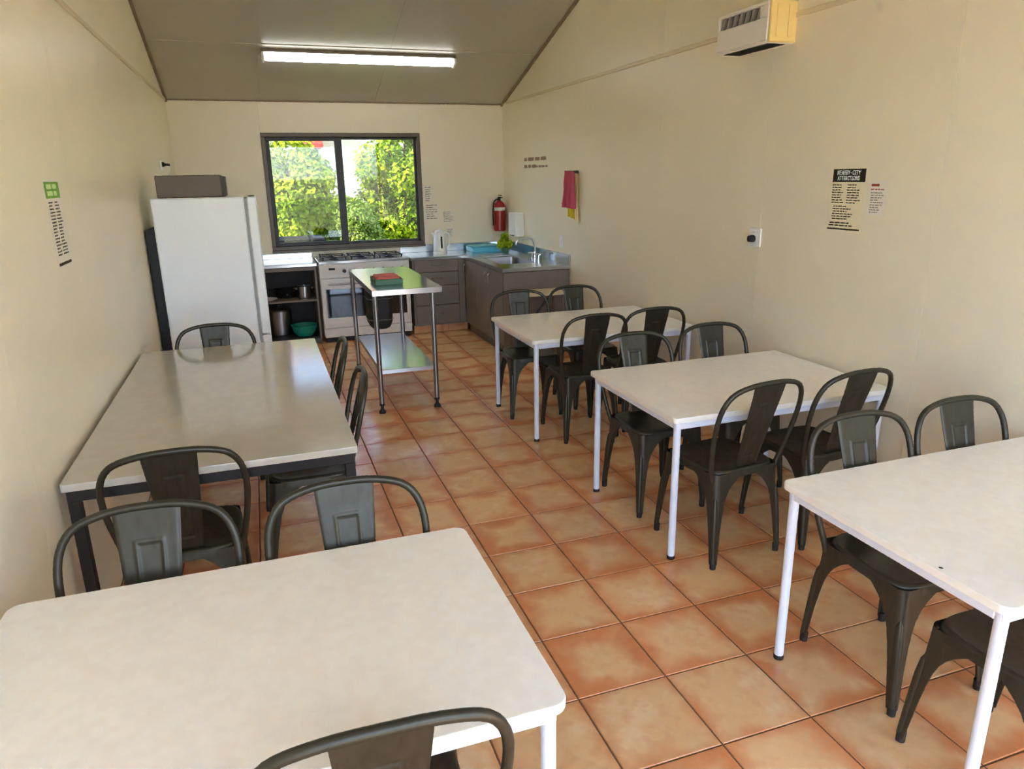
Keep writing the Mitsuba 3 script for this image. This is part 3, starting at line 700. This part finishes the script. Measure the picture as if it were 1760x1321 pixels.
bag = loft([np.c_[rrect(.10 * k, .125 * k2, .05 * min(k, k2), 6) + (-.335, 4.32), np.full(24, z)] for z, k, k2 in ((.535, .45, .6), (.55, .75, .8), (.60, .95, .96), (.70, 1, 1), (.85, 1, 1), (.889, .95, .95))])
add('bag__body', bag, 'm_bag', 40)
add('bag__piping', cat(*[tube(np.vstack([np.c_[rrect(.1015, .1265, .05, 6) + (-.335, 4.32), np.full(24, z)], [[-.335 + .1015, 4.32 + .0765, z]]]), .0022, 6) for z in (.62, .79)]), 'm_piping')
add('bag__strap', cat(*[tube([(-.335 + dx, 4.32, .885), (-.335 + dx, 4.32, iz - .0045)], .006, 8) for dx in (-.06, .06)]), 'm_bag')
tag('bag', 'black rounded bag with pale piping hanging under the steel work table', 'bag')
# low side table at the end of the sink bench
add('side_table__tabletop', slab(.985, 1.47, 4.60, 4.90, .645, .668, .01, .003), 'm_rail')
for q, (a, b) in enumerate(((1.01, 4.63), (1.44, 4.63), (1.01, 4.87), (1.44, 4.87))):
    add('side_table__leg' + (f'_{q:03d}' if q else ''), cyl((a, b, .0005), (a, b, .6455), .012, 12), 'm_taupe_dark', 40)
add('side_table__brace', cyl((1.12, 4.87, .26), (1.42, 4.87, .62), .009, 8), 'm_black_metal')
tag('side_table', 'low pale side table against the end of the sink bench', 'side table')

# ------------------------------------------------------------------ wall things
# fire extinguisher
ex, ey = 1.555, 6.835
add('fire_extinguisher__cylinder', lathe([(.06, 1.085), (.07, 1.09), (.072, 1.11), (.072, 1.36), (.062, 1.40), (.035, 1.43), (.022, 1.44)], (ex, ey, 0), 28), 'm_red', 40)
add('fire_extinguisher__label', cat(*[tube(np.array([(ex + .0728 * math.cos(a), ey + .0728 * math.sin(a), z) for a in np.linspace(math.radians(195), math.radians(320), 14)]), .0006, 6) for z in np.arange(1.325, 1.362, .0012)]), 'm_white'); labels['fire_extinguisher__label'] = {'label': 'white band on the red cylinder'}
add('fire_extinguisher__valve', cat(cyl((ex, ey, 1.435), (ex, ey, 1.475), .018, 12), box(ex - .015, ex + .015, ey - .09, ey + .02, 1.47, 1.482, .003), box(ex - .012, ex + .012, ey - .08, ey + .01, 1.495, 1.505, .003)), 'm_black', 40)
add('fire_extinguisher__hose', tube(spline([(ex - .02, ey - .01, 1.455), (ex - .07, ey - .03, 1.43), (ex - .088, ey - .03, 1.35), (ex - .088, ey - .03, 1.20), (ex - .085, ey - .03, 1.15)], 24), .009, 8), 'm_black', 40)
add('fire_extinguisher__bracket', box(ex - .02, ex + .02, ey + .07, YB + .001, 1.2, 1.40, .002), 'm_dark_grey')
tag('fire_extinguisher', 'red fire extinguisher with a white band hanging in the kitchen corner', 'fire extinguisher')
add('towel_dispenser__case', slab(0, .24, 0, .27, 0, .11, .02, .012).apply_transform(F_RIGHT @ trimesh.transformations.translation_matrix((-6.47, 1.05, 0))), 'm_white', 40)
add('towel_dispenser__slot', box(.05, .19, .012, .02, .108, .1115).apply_transform(F_RIGHT @ trimesh.transformations.translation_matrix((-6.47, 1.05, 0))), 'm_dark_grey')
tag('towel_dispenser', 'white paper towel dispenser on the right wall above the sink', 'dispenser')
def onwall(m, F, u, v, w=0.0):
    m = m.copy(); m.apply_transform(F @ trimesh.transformations.translation_matrix((u, v, w))); return m
def cloth(w, h, seed, folds=3, amp=.012, taper=.12):
    nu, nv = 30, 40; V = []
    for s_ in (0, 1):
        for j in range(nv):
            t = j / (nv - 1)
            for i in range(nu):
                u = i / (nu - 1) - .5
                k = (1 - taper * (1 - t))
                z = .016 + amp * (.35 + .65 * t) * math.sin(u * folds * 2 * math.pi + seed + .6 * t) + .004 * math.sin(9 * t + 5 * u + seed) - s_ * .003
                V.append((u * w * k + .006 * math.sin(5 * t + seed), -t * h - .01 * u * seed, z))
    F, N = [], nu * nv
    for j in range(nv - 1):
        for i in range(nu - 1):
            a, b, c_, d_ = j * nu + i, j * nu + i + 1, (j + 1) * nu + i + 1, (j + 1) * nu + i
            F += [(a, c_, b), (a, d_, c_), (N + a, N + b, N + c_), (N + a, N + c_, N + d_)]
    per = [i for i in range(nu)] + [j * nu + nu - 1 for j in range(1, nv)] + [(nv - 1) * nu + i for i in range(nu - 2, -1, -1)] + [j * nu for j in range(nv - 2, 0, -1)]
    for a, b in zip(per, per[1:] + per[:1]): F += [(a, b, N + b), (a, N + b, N + a)]
    return trimesh.Trimesh(V, F, process=False)
add('pink_towel', onwall(cloth(.28, .335, 1.0, 3, .018, .2), F_RIGHT, -4.86, 1.755, .048), 'm_pink', True); tag('pink_towel', 'pink towel hanging on the right wall between red lettering and seating', 'towel')
add('yellow_cloth', onwall(cloth(.16, .40, 2.0, 2, .006), F_RIGHT, -4.87, 1.725, .006), 'm_yellow', True); tag('yellow_cloth', 'yellow cloth peeping out below the pink towel', 'cloth')
add('cream_cloth', onwall(cloth(.07, .43, 3.0, 1, .004), F_RIGHT, -4.76, 1.725, .006), 'm_cream', True); tag('cream_cloth', 'narrow cream cloth beside the yellow cloth below the pink towel', 'cloth')
add('towel_hook', onwall(cat(box(-.11, .11, -.012, .012, 0, .01, .002), *[tube(spline([(x, 0, .008), (x, -.006, .016), (x, .0, .026), (x, .01, .028)], 14), .005, 8) for x in (-.08, 0, .08)]), F_RIGHT, -4.87, 1.745), 'm_dark_grey'); tag('towel_hook', 'dark hook rail above the pink towel', 'hook')
# switches and sockets
def socket(k, label, F, u, v, w, h, plug=None, cat_='socket'):
    add(k + '__plate', onwall(slab(-w / 2, w / 2, -h / 2, h / 2, 0, .010, .008, .003), F, u, v), 'm_white', 35)
    if plug == 'round':
        add(k + '__switch', onwall(box(-.008, .008, h * .25, h * .38, .009, .014, .002), F, u, v), 'm_white')
        add(k + '__plug', onwall(lathe([(.021, .0095), (.022, .022), (.018, .045), (.008, .05)], (0, 0, 0), 18), F, u - .006, v - .008), 'm_black', 40)
    if plug == 'rocker': add(k + '__rocker', onwall(box(-.012, .012, -.02, .02, .009, .014, .002), F, u, v), 'm_white')
    tag(k, label, cat_)
socket('wall_socket', 'white wall socket with a round black plug on the right wall', F_RIGHT, -2.163, 1.337, .11, .115, 'round')
socket('light_switch', 'small white switch plate on the right wall above the bench end', F_RIGHT, -5.16, 1.08, .075, .115, 'rocker', 'switch')
socket('wall_socket_001', 'white wall socket with a black plug above the fridge near the corner', F_LEFT, 5.75, 1.86, .12, .08)
add('wall_socket_001__plug', onwall(cat(box(-.02, .02, -.02, .02, .0095, .03, .004), cyl((0, 0, .028), (.03, -.004, .065), .010, 10)), F_LEFT, 5.74, 1.868), 'm_black')
add('wall_socket_001__cord', onwall(tube(spline([(.03, -.004, .06), (.06, -.03, .075), (.07, -.08, .05), (.06, -.16, .02), (.05, -.45, .012), (.05, -.8, .012)], 40), .0045, 8), F_LEFT, 5.74, 1.868), 'm_white', 40)

# fan heater on the right wall
H0 = (-2.43, 2.385); HW, HH, HD = .475, .205, .175
def hb(x0, x1, y0, y1, z0, z1, b=0): return onwall(box(x0, x1, y0, y1, z0, z1, b), F_RIGHT, *H0)
add('fan_heater__case', cat(hb(0, HW - .02, .012, .018, 0, HD - .02), hb(0, HW - .02, HH - .006, HH, 0, HD - .004, .002), hb(0, .012, .012, HH - .006, 0, HD - .004, .002), hb(.012, HW - .02, .018, HH - .006, 0, .01)), 'm_heater')
add('fan_heater__front_panel', cat(hb(0, HW - .02, .01, .125, HD - .014, HD, .004), hb(0, HW - .02, .186, HH, HD - .014, HD, .004), hb(0, .02, .125, .186, HD - .014, HD, .002), hb(HW - .09, HW - .02, .125, .186, HD - .014, HD, .002)), 'm_heater')
add('fan_heater__vent', hb(.015, HW - .085, .12, .19, HD - .035, HD - .028), 'm_dark_grey'); labels['fan_heater__vent'] = {'label': 'dark recessed vent'}
for q, x in enumerate(np.linspace(.035, HW - .115, 7)):
    pts = [(x - .012, .124), (x + .008, .124), (x + .03, .187), (x + .01, .187)]
    m = loft([np.c_[pts, np.full(4, HD - .026)], np.c_[pts, np.full(4, HD - .006)]])
    add('fan_heater__louvre' + (f'_{q:03d}' if q else ''), onwall(m, F_RIGHT, *H0), 'm_piping')
add('fan_heater__side_cover', cat(hb(HW - .02, HW, 0, HH, 0, HD - .006, .004), hb(HW, HW + .006, .025, HH - .02, .035, .06, .002), hb(HW, HW + .006, .025, HH - .02, .11, .135, .002)), 'm_yellowed'); labels['fan_heater__side_cover'] = {'label': 'yellowed plastic side cover'}
add('fan_heater__outlet_grille', cat(hb(.03, HW - .04, .0, .012, .03, HD - .03), *[hb(.03, HW - .04, -.004, .0, z, z + .004) for z in np.linspace(.035, HD - .04, 9)]), 'm_black'); labels['fan_heater__outlet_grille'] = {'label': 'dark outlet grille underneath'}
add('fan_heater__lower_rim', cat(hb(0, HW - .02, -.004, .012, 0, .03, .002), hb(0, HW - .02, -.002, .012, HD - .03, HD - .012, .002), hb(0, .03, -.002, .012, .03, HD - .03), hb(HW - .04, HW - .02, -.002, .012, .03, HD - .03)), 'm_heater')
tag('fan_heater', 'white wall fan heater with a yellowed side high on the right wall', 'heater')

# notices
def lines(rows, x0, x1, hgt, seed, cols=1, words=True):
    """Rows of unreadable print: short bars the size of words."""
    r = random.Random(seed); out = []
    cw = (x1 - x0) / cols
    for y in rows:
        for c_ in range(cols):
            x = x0 + c_ * cw + r.uniform(0, .04) * cw; end = x0 + (c_ + 1) * cw - r.uniform(.08, .45) * cw
            while x < end:
                w = r.uniform(.9, 2.6) * hgt * 2
                e = min(x + w, end)
                if e - x > hgt: out.append(box(x, e, y - hgt / 2, y + hgt / 2, .0009, .0013))
                x = e + hgt * .9
    return cat(*out)
def letters(text, hgt, x, y, bold=True, width=None):
    m = meshkit.text_mesh(text, hgt, .0006, bold)
    b = m.bounds
    s_ = (width / (b[1][0] - b[0][0])) if width else 1
    m.apply_translation((-(b[0][0] + b[1][0]) / 2, 0, 0)); m.apply_scale((s_, 1, 1)); m.apply_translation((x, y, .0012)); return m
# city attractions notice
A = (F_RIGHT, -1.468, 1.573)
add('attractions_poster__sheet', onwall(box(-.115, .112, -.155, .160, .0001, .0007), *A), 'm_film')
add('attractions_poster__header', onwall(box(-.106, .110, .088, .152, .0007, .0011), *A), 'm_ink_black'); labels['attractions_poster__header'] = {'label': 'black header with white letters'}
add('attractions_poster__lettering', onwall(cat(letters('NEARBY-CITY', .021, 0, .124, width=.155), letters('ATTRACTIONS', .021, 0, .097, width=.148)), *A), 'm_white')
add('attractions_poster__print', onwall(cat(lines([.074 - .0125 * k for k in range(8)], -.104, .10, .0056, 1, 2), lines([-.032 - .0125 * k for k in range(6)], -.090, .09, .0056, 2, 1), lines([-.115, -.128], -.105, .11, .007, 5, 1), box(-.112, .106, -.150, -.142, .0009, .0014)), *A), 'm_ink')
tag('attractions_poster', 'notice with a black header reading ATTRACTIONS on the right wall', 'poster')
A = (F_RIGHT, -1.270, 1.585)
add('wall_notice__sheet', onwall(box(-.052, .052, -.082, .082, .0001, .0008), *A), 'm_paper')
add('wall_notice__heading', onwall(cat(lines([.062], -.046, .052, .012, 12), lines([.042], -.046, .05, .006, 4)), *A), 'm_ink_red')
add('wall_notice__print', onwall(lines([.026 - .0115 * k for k in range(9)], -.044, .046, .005, 9), *A), 'm_ink_grey')
tag('wall_notice', 'small paper notice with a red heading beside the black header poster', 'notice')
# green notice on the left wall
A = (F_LEFT, 1.82, 1.568)
add('green_poster__sheet', onwall(box(-.115, .115, -.172, .172, .0001, .0008), *A), 'm_paper')
add('green_poster__header', onwall(box(-.110, .110, .098, .160, .0008, .0012), *A), 'm_green_print')
add('green_poster__heading', onwall(cat(lines([.142, .116], -.085, .15, .018, 21)).apply_translation((0, 0, .0006)), *A), 'm_green_pale')
add('green_poster__print', onwall(cat(lines([.082 - .0125 * k for k in range(17)], -.09, .09, .0058, 33, 2), box(-.10, .10, -.160, -.149, .0009, .0014)), *A), 'm_ink')
tag('green_poster', 'narrow notice with a green header on the left wall', 'poster')
# red lettering above the sink
A = (F_RIGHT, -5.86, 1.86)
add('wall_lettering', onwall(cat(lines([.028], -.36, .50, .036, 41), lines([-.045], -.36, .05, .034, 42), lines([-.05], .02, .5, .02, 43)), *A), 'm_ink_maroon')
tag('wall_lettering', 'two short lines of faded brown red lettering on the right wall', 'lettering')
# papers beside the window
for q, (x0, x1, z0, z1, lab, sd) in enumerate(((.672, .772, 1.44, 1.625, 'pale paper notice beside the upper window frame', 51), (.668, .835, 1.235, 1.425, 'paper notice with grey print beside the window, above the kettle', 52), (.875, 1.035, 1.20, 1.335, 'small paper notice on the kitchen wall between window and extinguisher', 53), (.915, 1.01, 1.03, 1.13, 'small grey notice low on the kitchen wall right of the kettle', 54))):
    k = num('paper_notice'); A = (F_BACK, (x0 + x1) / 2, (z0 + z1) / 2); w, h = (x1 - x0) / 2, (z1 - z0) / 2
    add(k + '__sheet', onwall(box(-w, w, -h, h, .0001, .0009), *A), 'm_paper')
    add(k + '__print', onwall(lines(np.linspace(h * .8, -h * .8, 7), -w * .85, w * .95, h * .10, sd), *A), 'm_ink_grey')
    tag(k, lab, 'notice')

# ------------------------------------------------------------------ outside
add('ground', box(-60, 60, -60, 60, -.5, -.18), 'm_ground'); tag('ground', 'dull grassy ground around the building', kind='structure')
add('patio', box(-6, 6, -6.5, YF - .1, -.179, -.15), 'm_concrete'); tag('patio', 'pale concrete patio before the doorway', kind='structure')
add('lawn', box(-12, 12, 7.6, 15, -.179, -.13), 'm_grass'); tag('lawn', 'mown lawn outside the kitchen window', kind='structure')
def bush(name, label, trunk, blobs, n, mat, seed, L=.085, W=.05):
    k = num(name)
    c_ = [b[:3] for b in blobs]; r_ = [b[3] for b in blobs]
    add(k + '__foliage', leaf_cloud(c_, r_, n, L, W, seed), mat); labels[k + '__foliage'] = {'label': 'leaves', 'kind': 'stuff'}
    add(k + '__branches', cat(*[tube(spline([(trunk[0], trunk[1], -.14), ((trunk[0] * 2 + b[0]) / 3, (trunk[1] * 2 + b[1]) / 3, b[2] * .45), (b[0], b[1], b[2])], 8), np.linspace(.04, .012, 8), 7) for b in blobs]), 'm_bark')
    tag(k, label, 'bush')
def ball(cx, cy, cz, rx, rz, n, r, seed):
    g = np.random.default_rng(seed); o = []
    for _ in range(n):
        d = g.normal(size=3); d /= np.linalg.norm(d); q = .75 * g.random() ** .4
        o.append((cx + d[0] * rx * q, cy + d[1] * rx * q, cz + d[2] * rz * q, r * (.7 + .6 * g.random())))
    return o
bush('garden_bush', 'bright green bush outside the left window pane', (-.75, 10.2), ball(-.60, 10.2, 1.30, .88, 1.15, 40, .26, 1), 16000, 'm_leaf', 11)
bush('garden_bush', 'tall bright green bush outside the right window pane', (1.05, 10.4), ball(1.12, 10.4, 1.5, .80, 1.45, 42, .28, 2), 17000, 'm_leaf', 12)
bush('garden_bush', 'pale green shrub low between the two bushes outside the window', (.05, 9.5), ball(.22, 9.3, .90, .45, .62, 20, .19, 3), 6500, 'm_leaf_pale', 13, .06, .03)
bush('garden_bush', 'darker green bush behind the left bush outside the window', (-1.3, 11.6), ball(-1.35, 11.6, 1.3, .8, 1.0, 22, .3, 4), 8000, 'm_leaf_dark', 14)
bush('garden_bush', 'darker green bush behind the right bush outside the window', (2.2, 12.0), ball(2.1, 12.0, 1.6, .9, 1.5, 26, .33, 5), 9000, 'm_leaf_dark', 15)
bush('garden_bush', 'low green shrub behind the gap outside the window', (.35, 11.8), ball(.30, 11.8, .75, .6, .7, 14, .26, 6), 5000, 'm_leaf', 16)
add('garden_box__body', cat(*[box(-1.25, -.42, 8.15, 8.75, z, z + .115, .006) for z in np.arange(-.14, .93, .12)]), 'm_slate')
add('garden_box__lid', box(-1.28, -.39, 8.12, 8.78, .945, .985, .008), 'm_slate')
tag('garden_box', 'dark grey box with a flat lid outside the left window pane', 'box')
# neighbouring house
add('neighbour_house__wall', cat(box(-7, 9, 17, 21, -.16, 3.2)), 'm_house')
add('neighbour_house__fascia', box(-7.5, 9.5, 16.4, 16.5, 3.05, 3.35), 'm_house_trim')
rv = np.array([(-7.6, 16.4, 3.2), (9.6, 16.4, 3.2), (9.6, 19, 4.6), (-7.6, 19, 4.6), (-7.6, 21.6, 3.2), (9.6, 21.6, 3.2)])
add('neighbour_house__roof', trimesh.convex.convex_hull(rv), 'm_house_red')
add('neighbour_house__awning', trimesh.convex.convex_hull(np.array([(-.12, 16.2, 2.5), (.42, 16.2, 2.5), (.42, 17, 2.85), (-.12, 17, 2.85), (-.12, 16.2, 2.42), (.42, 16.2, 2.42), (.42, 17, 2.42), (-.12, 17, 2.42)])), 'm_house_red'); labels['neighbour_house__awning'] = {'label': 'red awning'}
add('neighbour_house__window', box(-.05, .36, 16.97, 17.01, 1.2, 2.4), 'm_black_glass')
tag('neighbour_house', 'cream neighbouring house with a red awning beyond the bushes', 'house')
